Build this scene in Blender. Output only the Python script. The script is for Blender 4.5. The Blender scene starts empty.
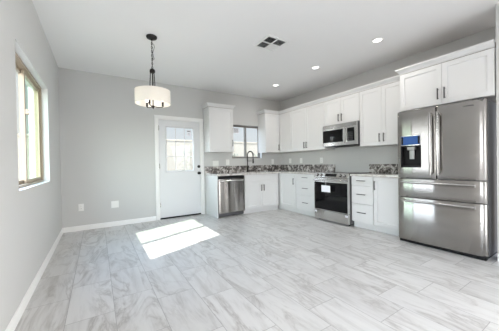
import bpy, bmesh, math, random
from mathutils import Vector, Matrix
random.seed(7)
C = bpy.context.scene.collection
PI = math.pi
# ------------------------------------------------------------------ camera
XL, YB, XR, H = -0.515, 5.145, 4.276, 2.785
cam_d = bpy.data.cameras.new('camera'); cam = bpy.data.objects.new('camera', cam_d); C.objects.link(cam)
Rv = Vector((0.84608888, -0.53272886, -0.01826374)); Uv = Vector((0.02052975, -0.00167041, 0.99978785)); Fv = Vector((0.53264635, 0.84628433, -0.00952347))
M = Matrix.Identity(4)
for i in range(3):
    M[i][0] = Rv[i]; M[i][1] = Uv[i]; M[i][2] = -Fv[i]
M[2][3] = 1.12
cam.matrix_world = M
cam_d.sensor_width = 36; cam_d.lens = 242.38 / 499 * 36; cam_d.clip_start = 0.02
bpy.context.scene.camera = cam
# ------------------------------------------------------------------ exposure, sky, sun, added fill lights
S = bpy.context.scene
S.view_settings.view_transform = 'Standard'; S.view_settings.look = 'None'
S.view_settings.gamma = 1; S.view_settings.use_curve_mapping = False
S.view_settings.exposure = 0.0
S.cycles.use_denoising = True
S.cycles.max_bounces = 10; S.cycles.diffuse_bounces = 6; S.cycles.glossy_bounces = 5; S.cycles.transparent_max_bounces = 12
S.cycles.sample_clamp_indirect = 6
W = bpy.data.worlds.new('sky'); S.world = W; W.use_nodes = True
nt = W.node_tree; bg = nt.nodes['Background']; bg.inputs['Strength'].default_value = 1.05
tc = nt.nodes.new('ShaderNodeTexCoord'); sp = nt.nodes.new('ShaderNodeSeparateXYZ'); rp = nt.nodes.new('ShaderNodeValToRGB')
nt.links.new(tc.outputs['Generated'], sp.inputs[0]); nt.links.new(sp.outputs['Z'], rp.inputs[0]); nt.links.new(rp.outputs[0], bg.inputs['Color'])
cr = rp.color_ramp
cr.elements[0].position = 0.0; cr.elements[0].color = (0.62, 0.58, 0.52, 1)
cr.elements[1].position = 1.0; cr.elements[1].color = (0.30, 0.52, 0.95, 1)
e = cr.elements.new(0.01); e.color = (0.97, 0.975, 0.98, 1)
e = cr.elements.new(0.30); e.color = (0.78, 0.88, 1.0, 1)

sd = nt.nodes.new('ShaderNodeVectorMath'); sd.operation = 'DOT_PRODUCT'; sd.inputs[1].default_value = Vector((-1.0, -0.395, 0.55)).normalized()
nt.links.new(tc.outputs['Generated'], sd.inputs[0])
gr = nt.nodes.new('ShaderNodeMapRange'); gr.inputs['From Min'].default_value = 0.15; gr.inputs['From Max'].default_value = 0.95; gr.inputs['To Min'].default_value = 0.85; gr.inputs['To Max'].default_value = 15.0
nt.links.new(sd.outputs['Value'], gr.inputs[0]); nt.links.new(gr.outputs[0], bg.inputs['Strength'])   # the sky is brighter towards the sun

def add_light(name, kind, loc, power, size=None, rot=None, color=(1, 1, 1), parent=None, shape=None, size_y=None):
    l = bpy.data.lights.new(name, kind); l.energy = power; l.color = color
    if kind == 'AREA':
        l.shape = shape or 'RECTANGLE'; l.size = size; l.size_y = size_y or size
    o = bpy.data.objects.new(name, l); C.objects.link(o); o.location = loc
    if rot: o.rotation_euler = rot
    if parent: o.parent = parent
    return o
sun = add_light('sun', 'SUN', (-6, -3, 6), 11.0, color=(1, 0.96, 0.9)); sun.data.angle = math.radians(0.5)
sun.rotation_euler = Vector((1.0, 0.395, -0.91)).to_track_quat('-Z', 'Y').to_euler()
REAR = -4.0
rear_fill = add_light('rear_fill_light', 'AREA', (1.0, REAR - 0.30, 1.3), 26, 2.9, (math.radians(90 - 38), 0, 0), (1.0, 0.985, 0.965), size_y=2.0)  # added lamp behind the camera, brightens the room from the rear
side = add_light('right_fill_light', 'AREA', (4.25, -2.0, 1.2), 146, 2.5, (math.radians(90 - 18), 0, PI / 2 - 0.5), (1.0, 0.985, 0.965), size_y=1.9)  # added lamp out of view on the right, brightens the left wall
rear_fill.data.spread = side.data.spread = math.radians(110)

# ------------------------------------------------------------------ materials
def mat(name, col=(0.8, 0.8, 0.8), rough=0.5, metal=0.0, **k):
    m = bpy.data.materials.new(name); m.use_nodes = True
    b = m.node_tree.nodes['Principled BSDF']
    b.inputs['Base Color'].default_value = (*col, 1); b.inputs['Roughness'].default_value = rough; b.inputs['Metallic'].default_value = metal
    for kk, v in k.items():
        b.inputs[kk.replace('_', ' ')].default_value = v
    return m
def N(m, t, **k):
    n = m.node_tree.nodes.new(t)
    for a, v in k.items(): setattr(n, a, v)
    return n
def L(m, a, b): m.node_tree.links.new(a, b)
def bsdf(m): return m.node_tree.nodes['Principled BSDF']
def ramp(m, src, stops):
    r = N(m, 'ShaderNodeValToRGB'); L(m, src, r.inputs[0]); el = r.color_ramp.elements
    el[0].position, el[0].color = stops[0][0], (*stops[0][1], 1)
    el[1].position, el[1].color = stops[-1][0], (*stops[-1][1], 1)
    for p, c in stops[1:-1]:
        x = el.new(p); x.color = (*c, 1)
    return r
def noise(m, vec, scale, detail=4, rough=0.5, dist=0.0):
    n = N(m, 'ShaderNodeTexNoise'); n.inputs['Scale'].default_value = scale; n.inputs['Detail'].default_value = detail
    n.inputs['Roughness'].default_value = rough; n.inputs['Distortion'].default_value = dist
    if vec is not None: L(m, vec, n.inputs['Vector'])
    return n
def objco(m, scale=(1, 1, 1)):
    t = N(m, 'ShaderNodeTexCoord'); p = N(m, 'ShaderNodeMapping'); p.inputs['Scale'].default_value = scale
    L(m, t.outputs['Object'], p.inputs['Vector']); return p.outputs[0]
def bump(m, h, strength, dist=0.002):
    b = N(m, 'ShaderNodeBump'); b.inputs['Strength'].default_value = strength; b.inputs['Distance'].default_value = dist
    L(m, h, b.inputs['Height']); L(m, b.outputs[0], bsdf(m).inputs['Normal'])

def paint(name, col, rough, bs=0.15, scale=160):
    m = mat(name, col, rough); n = noise(m, objco(m), scale, 2); bump(m, n.outputs[0], bs, 0.001); return m
M_wall = paint('grey_wall_paint', (0.565, 0.565, 0.555), 0.75)
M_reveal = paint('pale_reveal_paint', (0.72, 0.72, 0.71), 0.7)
M_ceil = paint('white_ceiling_paint', (0.84, 0.835, 0.83), 0.85, 0.3, 90)
M_trim = paint('white_trim_paint', (0.82, 0.82, 0.81), 0.4, 0.03)
M_cab = paint('white_cabinet_paint', (0.70, 0.70, 0.70), 0.38, 0.02)
M_door = paint('white_door_paint', (0.67, 0.675, 0.69), 0.45, 0.02)
M_ply = mat('raw_plywood', (0.16, 0.11, 0.075), 0.85)  # cabinet tops in dark wood to cut bounce onto the wall above
M_gap = mat('dark_gap', (0.012, 0.012, 0.012), 0.8, 0.0, Specular_IOR_Level=0.15)
M_blk = mat('black_plastic', (0.010, 0.010, 0.011), 0.5, 0.0, Specular_IOR_Level=0.2)
M_bronze = mat('dark_bronze_metal', (0.025, 0.022, 0.02), 0.38, 0.7)
M_pull = mat('gunmetal_pull', (0.10, 0.095, 0.095), 0.33, 0.9)
M_bglass = mat('black_glass', (0.004, 0.004, 0.005), 0.05, 0.0, Specular_IOR_Level=0.3)
M_chrome = mat('polished_steel', (0.78, 0.78, 0.78), 0.16, 1.0)
M_plate = mat('white_plastic', (0.82, 0.82, 0.80), 0.35)
M_paper = mat('white_paper', (0.86, 0.87, 0.92), 0.7)
M_ink = mat('grey_print', (0.35, 0.36, 0.38), 0.7)
M_blue = mat('blue_film', (0.02, 0.085, 0.30), 0.3, 0.0, Specular_IOR_Level=0.2)
M_fh = mat('satin_steel_handle', (0.46, 0.45, 0.44), 0.24, 1.0)
M_dull = mat('satin_silver', (0.36, 0.36, 0.36), 0.4, 0.6)
M_vinyl = mat('almond_vinyl', (0.34, 0.275, 0.20), 0.4)
M_grey_side = mat('dark_grey_enamel', (0.10, 0.10, 0.105), 0.45)
M_almf = mat('grey_window_frame', (0.22, 0.205, 0.19), 0.45)
def steel(name, col, rough, spread=0.9):
    """brushed finish: fine horizontal grain tips the normal up and down, so reflections smear vertically"""
    m = mat(name, col, rough, 1.0)
    geo = N(m, 'ShaderNodeNewGeometry'); v = N(m, 'ShaderNodeVectorMath', operation='SCALE'); L(m, geo.outputs['Position'], v.inputs[0]); v.inputs['Scale'].default_value = 3137.0
    w1_ = N(m, 'ShaderNodeTexWhiteNoise', noise_dimensions='3D'); L(m, v.outputs[0], w1_.inputs['Vector']); sc_ = N(m, 'ShaderNodeSeparateColor'); L(m, w1_.outputs['Color'], sc_.inputs[0])
    sb = N(m, 'ShaderNodeMath', operation='SUBTRACT'); L(m, sc_.outputs[0], sb.inputs[0]); L(m, sc_.outputs[1], sb.inputs[1])
    ms = N(m, 'ShaderNodeMath', operation='MULTIPLY'); ms.inputs[1].default_value = spread * 0.5; L(m, sb.outputs[0], ms.inputs[0])
    cb = N(m, 'ShaderNodeCombineXYZ'); L(m, ms.outputs[0], cb.inputs[2])
    ad_ = N(m, 'ShaderNodeVectorMath', operation='ADD'); L(m, geo.outputs['Normal'], ad_.inputs[0]); L(m, cb.outputs[0], ad_.inputs[1])
    nz = N(m, 'ShaderNodeVectorMath', operation='NORMALIZE'); L(m, ad_.outputs[0], nz.inputs[0]); L(m, nz.outputs[0], bsdf(m).inputs['Normal'])
    return m
M_steel = steel('brushed_stainless', (0.36, 0.345, 0.33), 0.05, 0.6)
M_steel2 = steel('brushed_stainless_trim', (0.62, 0.61, 0.60), 0.12, 0.5)
def emit(name, col, s):
    m = mat(name, col, 0.5); bsdf(m).inputs['Emission Color'].default_value = (*col, 1); bsdf(m).inputs['Emission Strength'].default_value = s; return m
M_lens = emit('lit_lens', (1, 0.97, 0.92), 3.0)
M_bulb = emit('lit_bulb', (1, 0.93, 0.84), 3.0)
def glassmat(name, tint):
    m = bpy.data.materials.new(name); m.use_nodes = True; t = m.node_tree; t.nodes.clear()
    o = N(m, 'ShaderNodeOutputMaterial'); mx = N(m, 'ShaderNodeMixShader'); tr = N(m, 'ShaderNodeBsdfTransparent'); gl = N(m, 'ShaderNodeBsdfGlossy')
    lw = N(m, 'ShaderNodeLayerWeight'); lw.inputs[0].default_value = 0.5
    pw = N(m, 'ShaderNodeMath', operation='POWER'); pw.inputs[1].default_value = 5; ma = N(m, 'ShaderNodeMath', operation='MULTIPLY_ADD'); ma.inputs[1].default_value = 0.5; ma.inputs[2].default_value = 0.014
    tr.inputs[0].default_value = (*tint, 1); gl.inputs['Roughness'].default_value = 0.01
    L(m, lw.outputs['Facing'], pw.inputs[0]); L(m, pw.outputs[0], ma.inputs[0])
    L(m, ma.outputs[0], mx.inputs[0]); L(m, tr.outputs[0], mx.inputs[1]); L(m, gl.outputs[0], mx.inputs[2]); L(m, mx.outputs[0], o.inputs[0]); return m
M_glass = glassmat('window_glass', (0.96, 0.98, 0.98)); M_tint = glassmat('tinted_window_glass', (0.86, 0.95, 0.87))
# lamp fabric
M_shade = mat('white_linen_shade', (0.86, 0.84, 0.80), 0.8)
n = noise(M_shade, objco(M_shade, (60, 60, 400)), 4, 2); bump(M_shade, n.outputs[0], 0.25, 0.001)
bsdf(M_shade).inputs['Transmission Weight'].default_value = 0.0
tl = N(M_shade, 'ShaderNodeBsdfTranslucent'); tl.inputs[0].default_value = (0.9, 0.87, 0.82, 1)
mx = N(M_shade, 'ShaderNodeMixShader'); mx.inputs[0].default_value = 0.4
L(M_shade, bsdf(M_shade).outputs[0], mx.inputs[1]); L(M_shade, tl.outputs[0], mx.inputs[2]); L(M_shade, mx.outputs[0], M_shade.node_tree.nodes['Material Output'].inputs[0])
# granite
def granite(name, stops, fine, mixf):
  M_gran = mat(name, (0.3, 0.27, 0.25), 0.12)
  co = objco(M_gran)
  n1 = noise(M_gran, co, 9, 5, 0.6, 1.2)
  r1 = ramp(M_gran, n1.outputs[0], stops)
  n2 = noise(M_gran, co, 40, 3, 0.6)
  r2 = ramp(M_gran, n2.outputs[0], fine)
  mc = N(M_gran, 'ShaderNodeMix', data_type='RGBA'); mc.inputs[0].default_value = mixf
  L(M_gran, r1.outputs[0], mc.inputs[6]); L(M_gran, r2.outputs[0], mc.inputs[7]); L(M_gran, mc.outputs[2], bsdf(M_gran).inputs['Base Color'])
  return M_gran
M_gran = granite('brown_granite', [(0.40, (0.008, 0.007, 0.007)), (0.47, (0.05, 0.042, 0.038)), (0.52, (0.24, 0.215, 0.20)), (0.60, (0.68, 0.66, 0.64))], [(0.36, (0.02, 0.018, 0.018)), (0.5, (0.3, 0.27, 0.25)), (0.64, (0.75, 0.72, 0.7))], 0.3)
M_gran_lit = granite('granite_lit_tone', [(0.30, (0.20, 0.17, 0.15)), (0.40, (0.50, 0.47, 0.44)), (0.55, (0.66, 0.64, 0.62)), (0.68, (0.74, 0.73, 0.72))], [(0.34, (0.05, 0.045, 0.04)), (0.44, (0.5, 0.47, 0.45)), (0.64, (0.72, 0.70, 0.68))], 0.35)  # paler copy of the granite: lit, reflecting look put into the colour
# marble-look porcelain
M_tile = mat('marble_look_tile', (0.7, 0.7, 0.7), 0.3)
t = N(M_tile, 'ShaderNodeTexCoord'); at = N(M_tile, 'ShaderNodeAttribute'); at.attribute_name = 'tile'
off = N(M_tile, 'ShaderNodeVectorMath', operation='MULTIPLY'); off.inputs[1].default_value = (31, 57, 19); L(M_tile, at.outputs['Vector'], off.inputs[0])
ad = N(M_tile, 'ShaderNodeVectorMath', operation='ADD'); L(M_tile, t.outputs['Object'], ad.inputs[0]); L(M_tile, off.outputs[0], ad.inputs[1])
rt = N(M_tile, 'ShaderNodeMapping'); rt.inputs['Scale'].default_value = (2.6, 0.75, 1); rt.inputs['Rotation'].default_value = (0, 0, 0.22); L(M_tile, ad.outputs[0], rt.inputs['Vector'])
v1 = noise(M_tile, rt.outputs[0], 1.5, 7, 0.62, 1.6)
vr = ramp(M_tile, v1.outputs[0], [(0.28, (0.78, 0.775, 0.77)), (0.43, (0.76, 0.755, 0.75)), (0.48, (0.62, 0.605, 0.595)), (0.50, (0.50, 0.485, 0.475)), (0.52, (0.63, 0.615, 0.605)), (0.58, (0.75, 0.745, 0.74)), (0.70, (0.69, 0.68, 0.675))])
v2 = noise(M_tile, rt.outputs[0], 1.1, 5, 0.55, 0.8)
v2r = ramp(M_tile, v2.outputs[0], [(0.40, (0, 0, 0)), (0.62, (1, 1, 1))])
mt = N(M_tile, 'ShaderNodeMix', data_type='RGBA'); mt.inputs[7].default_value = (0.76, 0.755, 0.75, 1)
L(M_tile, v2r.outputs[0], mt.inputs[0]); L(M_tile, vr.outputs[0], mt.inputs[6])
sp3 = N(M_tile, 'ShaderNodeSeparateXYZ'); L(M_tile, at.outputs['Vector'], sp3.inputs[0])
mrr = N(M_tile, 'ShaderNodeMapRange'); mrr.inputs['To Min'].default_value = 0.79; mrr.inputs['To Max'].default_value = 0.88; L(M_tile, sp3.outputs[2], mrr.inputs[0])
ml = N(M_tile, 'ShaderNodeVectorMath', operation='SCALE'); L(M_tile, mt.outputs[2], ml.inputs[0]); L(M_tile, mrr.outputs[0], ml.inputs['Scale'])
mp2 = N(M_tile, 'ShaderNodeMapping'); mp2.inputs['Scale'].default_value = (16, 1.5, 1); mp2.inputs['Rotation'].default_value = (0, 0, 0.12); L(M_tile, ad.outputs[0], mp2.inputs['Vector'])
v3 = noise(M_tile, mp2.outputs[0], 1.0, 6, 0.65, 0.6); v3r = ramp(M_tile, v3.outputs[0], [(0.30, (0.80, 0.785, 0.77)), (0.47, (0.965, 0.955, 0.95)), (0.65, (1.0, 0.995, 0.985))])
mm = N(M_tile, 'ShaderNodeVectorMath', operation='MULTIPLY'); L(M_tile, ml.outputs[0], mm.inputs[0]); L(M_tile, v3r.outputs[0], mm.inputs[1])
L(M_tile, mm.outputs[0], bsdf(M_tile).inputs['Base Color'])
M_grout = mat('grey_grout', (0.36, 0.35, 0.345), 0.9)
M_block = mat('cream_block', (0.32, 0.275, 0.215), 0.9)
n = noise(M_block, objco(M_block), 30, 4); bump(M_block, n.outputs[0], 0.4, 0.01)
M_sand = mat('tan_gravel', (0.17, 0.15, 0.125), 0.95); n = noise(M_sand, objco(M_sand), 40, 5); bump(M_sand, n.outputs[0], 0.6, 0.02)
M_leaf = mat('dusty_green_leaf', (0.12, 0.13, 0.09), 0.7); M_bark = mat('grey_bark', (0.25, 0.2, 0.16), 0.9)

# ------------------------------------------------------------------ mesh builder
class MB:
    def __init__(s): s.bm = bmesh.new(); s.mats = []
    def mi(s, m):
        if m not in s.mats: s.mats.append(m)
        return s.mats.index(m)
    def face(s, vs, m):
        try: f = s.bm.faces.new(vs)
        except ValueError: return None
        f.material_index = s.mi(m); return f
    def box(s, x0, x1, y0, y1, z0, z1, m, bev=0.0, seg=2):
        v = [s.bm.verts.new((x, y, z)) for x in (x0, x1) for y in (y0, y1) for z in (z0, z1)]
        fs = [s.face([v[i] for i in q], m) for q in ((0, 1, 3, 2), (4, 6, 7, 5), (0, 4, 5, 1), (2, 3, 7, 6), (0, 2, 6, 4), (1, 5, 7, 3))]
        if bev:
            es = list({e for f in fs for e in f.edges})
            r = bmesh.ops.bevel(s.bm, geom=es, offset=bev, segments=seg, profile=0.7, affect='EDGES')
            for f in r['faces']: f.material_index = s.mi(m)
    def ring(s, pts, m, closed_caps=True, loops=None): pass
    def loft(s, rings, m, caps=True, close=True):
        R = [[s.bm.verts.new(p) for p in r] for r in rings]; n = len(R[0])
        for a, b in zip(R, R[1:]):
            for i in range(n if close else n - 1):
                j = (i + 1) % n; s.face([a[i], a[j], b[j], b[i]], m)
        if caps: s.face(R[0][::-1], m); s.face(R[-1], m)
    def cyl(s, p0, p1, r, m, seg=16, r1=None):
        p0 = Vector(p0); p1 = Vector(p1); d = (p1 - p0).normalized(); a = d.orthogonal().normalized(); b = d.cross(a)
        s.loft([[p + (a * math.cos(2 * PI * i / seg) + b * math.sin(2 * PI * i / seg)) * rr for i in range(seg)] for p, rr in ((p0, r), (p1, r if r1 is None else r1))], m)
    def tube(s, pts, r, m, seg=10, closed=False):
        P = [Vector(p) for p in pts]; n = len(P); rings = []; a = None
        for i, p in enumerate(P):
            if closed: d = (P[(i + 1) % n] - P[i - 1]).normalized()
            else: d = (P[min(i + 1, n - 1)] - P[max(i - 1, 0)]).normalized()
            if a is None: a = d.orthogonal().normalized()
            a = (a - d * a.dot(d)).normalized(); b = d.cross(a)
            rr = r[i] if isinstance(r, (list, tuple)) else r
            rings.append([p + (a * math.cos(2 * PI * k / seg) + b * math.sin(2 * PI * k / seg)) * rr for k in range(seg)])
        if closed: rings.append(rings[0]); s.loft(rings, m, caps=False); bmesh.ops.remove_doubles(s.bm, verts=s.bm.verts, dist=1e-5)
        else: s.loft(rings, m)
    def lathe(s, prof, m, c=(0, 0, 0), seg=32, caps=True):
        s.loft([[(c[0] + r * math.cos(2 * PI * i / seg), c[1] + r * math.sin(2 * PI * i / seg), c[2] + z) for i in range(seg)] for r, z in prof], m, caps=caps)
    def cells(s, us, vs, w0, w1, fill, m, mp, side=None):
        V = {}
        def g(i, j, k):
            if (i, j, k) not in V: V[i, j, k] = s.bm.verts.new(mp(us[i], vs[j], (w0, w1)[k]))
            return V[i, j, k]
        F = {(i, j) for i in range(len(us) - 1) for j in range(len(vs) - 1) if fill(i, j)}
        for i, j in F:
            s.face([g(i, j, 0), g(i + 1, j, 0), g(i + 1, j + 1, 0), g(i, j + 1, 0)], m)
            s.face([g(i, j, 1), g(i, j + 1, 1), g(i + 1, j + 1, 1), g(i + 1, j, 1)], m)
            for di, dj, a, b in ((-1, 0, (i, j), (i, j + 1)), (1, 0, (i + 1, j + 1), (i + 1, j)), (0, -1, (i + 1, j), (i, j)), (0, 1, (i, j + 1), (i + 1, j + 1))):
                if (i + di, j + dj) not in F:
                    inner = 0 <= i + di < len(us) - 1 and 0 <= j + dj < len(vs) - 1
                    s.face([g(*a, 0), g(*b, 0), g(*b, 1), g(*a, 1)], side if (side and inner) else m)
    def shaker(s, x0, x1, z0, z1, yf, th, m, rail=0.057, dep=0.009):
        c = 0.0018
        def rect(i, y): return [(x0 + i, y, z0 + i), (x1 - i, y, z0 + i), (x1 - i, y, z1 - i), (x0 + i, y, z1 - i)]
        s.loft([rect(0, yf + th), rect(0, yf + c), rect(c, yf), rect(rail, yf), rect(rail + 0.003, yf + dep)], m)
    def build(s, name, parent=None, label=None, smooth=True, angle=32):
        bm = s.bm; bmesh.ops.recalc_face_normals(bm, faces=bm.faces)
        if smooth:
            for f in bm.faces: f.smooth = True
            for e in bm.edges:
                if len(e.link_faces) == 2 and e.calc_face_angle(0) > math.radians(angle): e.smooth = False
        me = bpy.data.meshes.new(name); bm.to_mesh(me); bm.free()
        for m in s.mats: me.materials.append(m)
        o = bpy.data.objects.new(name, me); C.objects.link(o)
        if parent: o.parent = parent
        if label: o['label'] = label
        return o
def tag(o, label, cat, group=None, kind=None):
    if label: o['label'] = label
    if cat: o['category'] = cat
    if group: o['group'] = group
    if kind: o['kind'] = kind
    return o
def empty(name, loc, rz=0.0, label=None, cat=None, group=None, kind=None):
    o = bpy.data.objects.new(name, None); C.objects.link(o); o.location = loc; o.rotation_euler = (0, 0, rz); o.empty_display_size = 0.1
    return tag(o, label, cat, group, kind)
def struct(mb, name, label=None, cat=None): return tag(mb.build(name), label, cat, kind='structure')
def unit(name, run, a, b, label, cat, group=None, z=0.0):
    """wall unit frame: local x to the viewer's right, y=0 on the wall, front towards -y"""
    if run == 'B': o = empty(name, ((a + b) / 2, YB, z), 0, label, cat, group)
    else: o = empty(name, (XR, (a + b) / 2, z), -PI / 2, label, cat, group)
    return o, abs(b - a)

# ------------------------------------------------------------------ room shell
WY0, WY1, WZ0, WZ1 = 2.54, 4.00, 0.937, 2.12          # left window opening
mb = MB(); mb.cells([REAR - 0.15, -2.1, -0.5, WY0, WY1, YB + 0.2], [-0.15, WZ0, WZ1, H], XL, XL - 0.19, lambda i, j: not (i in (1, 3) and j == 1), M_wall, lambda u, v, w: (w, u, v), M_reveal)  # unseen opening behind the camera added to let in sky glow and sun
struct(mb, 'wall_left', 'pale grey painted left wall with deep window opening', 'wall')
DX0, DX1, DZ = 1.055, 1.965, 2.065                       # door opening
KX0, KX1, KZ0, KZ1 = 2.75, 3.615, 1.245, 2.062           # kitchen window
xs = [XL, DX0, DX1, KX0, KX1, XR + 0.2]; zs = [-0.15, 0.0, KZ0, KZ1, DZ, H]
def bf(i, j):
    if i == 1 and 1 <= j <= 3: return False
    if i == 3 and j == 2: return False
    return True
mb = MB(); mb.cells(xs, zs, YB, YB + 0.19, bf, M_wall, lambda u, v, w: (u, w, v))
struct(mb, 'wall_back', 'grey painted back wall behind the sink and white door', 'wall')
mb = MB(); mb.box(XR, XR + 0.2, 0.80, YB, -0.15, H, M_wall)
mb.cells([REAR - 0.15, -3.3, -0.7, 0.797], [-0.15, 0.0, 2.1, H], 3.676, 3.876, lambda i, j: not (i == 1 and j == 1), M_wall, lambda u, v, w: (w, u, v))  # unseen opening added for the fill lamp on the right
struct(mb, 'wall_right', 'grey painted right wall behind range and refrigerator', 'wall')
mb = MB(); mb.cells([XL, -0.4, 2.4, 3.676], [-0.15, 0.0, 2.1, H], REAR, REAR - 0.15, lambda i, j: not (i == 1 and j == 1), M_wall, lambda u, v, w: (u, w, v))  # unseen wide opening added for the rear fill lamp
struct(mb, 'wall_rear', 'grey painted rear wall with wide opening added for light', 'wall')
mb = MB(); mb.box(XL - 0.19, XR + 0.2, REAR - 0.15, YB + 0.19, H, H + 0.15, M_ceil); struct(mb, 'ceiling', 'flat white painted ceiling', 'ceiling')
# tiled floor: every tile a face of the floor mesh over a grout bed
TW, TL, G = 0.31, 0.61, 0.0038
offs = {0: 0.11, 1: 0.31, 2: 0.50, 3: 0.295, 4: 0.10, 5: 0.50, 6: 0.10, 7: 0.33, 8: 0.53, 9: 0.37, 10: 0.19, 11: 0.0, 12: 0.41, 13: 0.2, 14: 0.05, 15: 0.33}
mb = MB(); mb.box(XL - 0.05, XR + 0.05, REAR - 0.15, YB + 0.19, -0.12, -0.0015, M_grout)
lay = mb.bm.faces.layers.float_vector.new('tile')
for c in range(16):
    x0 = -0.525 + TW * c; x1 = x0 + TW
    y = REAR - TL + (offs[c] - REAR) % TL - 0.0
    k0 = math.floor((REAR - offs[c]) / TL); y = offs[c] + k0 * TL
    while y < YB:
        a, b = max(x0 + G / 2, XL), min(x1 - G / 2, XR); ya, yb = max(y + G / 2, REAR), min(y + TL - G / 2, YB + 0.02)
        if b - a > 0.01 and yb - ya > 0.01:
            f = mb.face([mb.bm.verts.new(p) for p in ((a, ya, 0), (b, ya, 0), (b, yb, 0), (a, yb, 0))], M_tile)
            f[lay] = (random.random(), random.random(), random.random())
        y += TL
struct(mb, 'floor', 'pale marble-look plank tile floor', 'floor')
def baseboard(name, label, run, a, b, side):
    prof = [(0, 0), (0.013, 0), (0.013, 0.07), (0.009, 0.082), (0.004, 0.086), (0, 0.086)]
    mb = MB()
    if run == 'Y': mb.loft([[(side + 0.0 + sgn * p, y, z) for p, z in prof] for y in (a, b) for sgn in (1 if side < 2 else -1,)], M_trim)
    else: mb.loft([[(x, side - p, z) for p, z in prof] for x in (a, b)], M_trim)
    struct(mb, name, label, 'baseboard')
baseboard('baseboard_left', 'white baseboard along left wall under window', 'Y', REAR, YB, XL)
baseboard('baseboard_back', 'white baseboard along back wall left of door', 'X', XL + 0.013, 0.988, YB)
baseboard('baseboard_right', 'white baseboard on wall end beside refrigerator', 'Y', -0.7, 0.795, 3.676)

# ------------------------------------------------------------------ window in the left wall
w1 = empty('window_1', (XL - 0.06, (WY0 + WY1) / 2, WZ0), 0, 'almond framed sliding window in left wall', 'window', kind='structure')
hw = (WY1 - WY0) / 2; hh = WZ1 - WZ0
def fr(mb, y0, y1, z0, z1, xa, xb, t, m):
    mb.cells([y0, y0 + t, y1 - t, y1], [z0, z0 + t, z1 - t, z1], xa, xb, lambda i, j: not (i == 1 and j == 1), m, lambda u, v, w: (w, u, v))
mb = MB(); fr(mb, -hw, hw, 0, hh, -0.075, 0, 0.024, M_vinyl); mb.build('window_frame', w1)
mb = MB(); fr(mb, -hw + 0.025, 0.03, 0.025, hh - 0.025, -0.070, -0.050, 0.032, M_vinyl); s1 = mb.build('fixed_sash', w1)
mb = MB(); mb.box(-0.062, -0.058, -hw + 0.055, 0.0, 0.055, hh - 0.055, M_glass); mb.build('pane', s1)
mb = MB(); fr(mb, -0.035, hw - 0.025, 0.025, hh - 0.025, -0.044, -0.022, 0.036, M_vinyl); s2 = mb.build('sliding_sash', w1)
mb = MB(); mb.box(-0.035, -0.031, 0.0, hw - 0.060, 0.060, hh - 0.060, M_tint); mb.build('pane', s2)
mb = MB(); mb.box(-0.022, 0.008, -0.032, -0.006, hh * 0.60, hh * 0.60 + 0.055, M_vinyl, 0.006); mb.cyl((0.006, -0.022, hh * 0.60 + 0.027), (0.022, -0.022, hh * 0.60 + 0.027), 0.010, M_plate, 12); mb.build('sash_latch', s2)

# ------------------------------------------------------------------ kitchen window
w2 = empty('window_2', ((KX0 + KX1) / 2, YB + 0.07, KZ0), 0, 'grey framed sliding window above the kitchen sink', 'window', kind='structure')
kw = (KX1 - KX0) / 2; kh = KZ1 - KZ0
def frb(mb, x0, x1, z0, z1, ya, yb, t, m):
    mb.cells([x0, x0 + t, x1 - t, x1], [z0, z0 + t, z1 - t, z1], ya, yb, lambda i, j: not (i == 1 and j == 1), m, lambda u, v, w: (u, w, v))
mb = MB(); frb(mb, -kw, kw, 0, kh, 0, 0.07, 0.022, M_almf); mb.build('window_frame', w2)
mb = MB(); frb(mb, -kw + 0.031, 0.025, 0.022, kh - 0.022, 0.008, 0.032, 0.022, M_almf); s1 = mb.build('sliding_sash', w2)
mb = MB(); mb.box(-kw + 0.05, 0.004, 0.018, 0.023, 0.052, kh - 0.052, M_glass); p1 = mb.build('pane', s1)
mb = MB(); frb(mb, -0.02, kw - 0.022, 0.022, kh - 0.022, 0.036, 0.060, 0.018, M_almf); s2 = mb.build('fixed_sash', w2)
mb = MB(); mb.box(-0.003, kw - 0.048, 0.046, 0.051, 0.048, kh - 0.048, M_glass); mb.build('pane', s2)
mb = MB(); mb.box(-0.34, -0.19, 0.0155, 0.0172, kh - 0.20, kh - 0.07, M_paper)
for k in range(4): mb.box(-0.33, -0.20, 0.0148, 0.0154, kh - 0.098 - k * 0.026, kh - 0.084 - k * 0.026, M_ink)
mb.build('energy_sticker', s1, 'white sticker with grey print on left pane')

# ------------------------------------------------------------------ back door
mb = MB(); cw = 0.062; c0, c1 = DX0 - cw, DX1 + cw
mb.box(c0, DX0 + 0.006, YB - 0.018, YB - 0.0005, 0, DZ - 0.006, M_trim, 0.003); mb.box(DX1 - 0.006, c1, YB - 0.018, YB - 0.0005, 0, DZ - 0.006, M_trim, 0.003)
mb.box(c0, c1, YB - 0.019, YB - 0.0005, DZ - 0.006, DZ + cw, M_trim, 0.003)
struct(mb, 'trim_1', 'white casing around the back door', 'door casing')
mb = MB(); mb.box(DX0, DX0 + 0.018, YB + 0.001, YB + 0.12, 0.0, DZ, M_trim); mb.box(DX1 - 0.018, DX1, YB + 0.001, YB + 0.12, 0.0, DZ, M_trim); mb.box(DX0 + 0.018, DX1 - 0.018, YB + 0.001, YB + 0.12, DZ - 0.018, DZ, M_trim)
struct(mb, 'trim_2', 'white jamb lining of the back door opening', 'door jamb')
d1 = empty('door_1', ((DX0 + DX1) / 2, YB + 0.012, 0), 0, 'white half-glass back door with nine panes', 'door', kind='structure')
dw = (DX1 - DX0) / 2 - 0.021
gx0, gx1, gz0, gz1 = -0.285, 0.290, 0.985, 1.905
mb = MB()
px0, px1, pz0, pz1 = -0.285, 0.290, 0.255, 0.79
mb.cells([-dw, gx0, gx1, dw], [0.031, pz0, pz1, gz0, gz1, DZ - 0.021], 0, 0.044, lambda i, j: not (i == 1 and j in (1, 3)), M_door, lambda u, v, w: (u, w, v))
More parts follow.
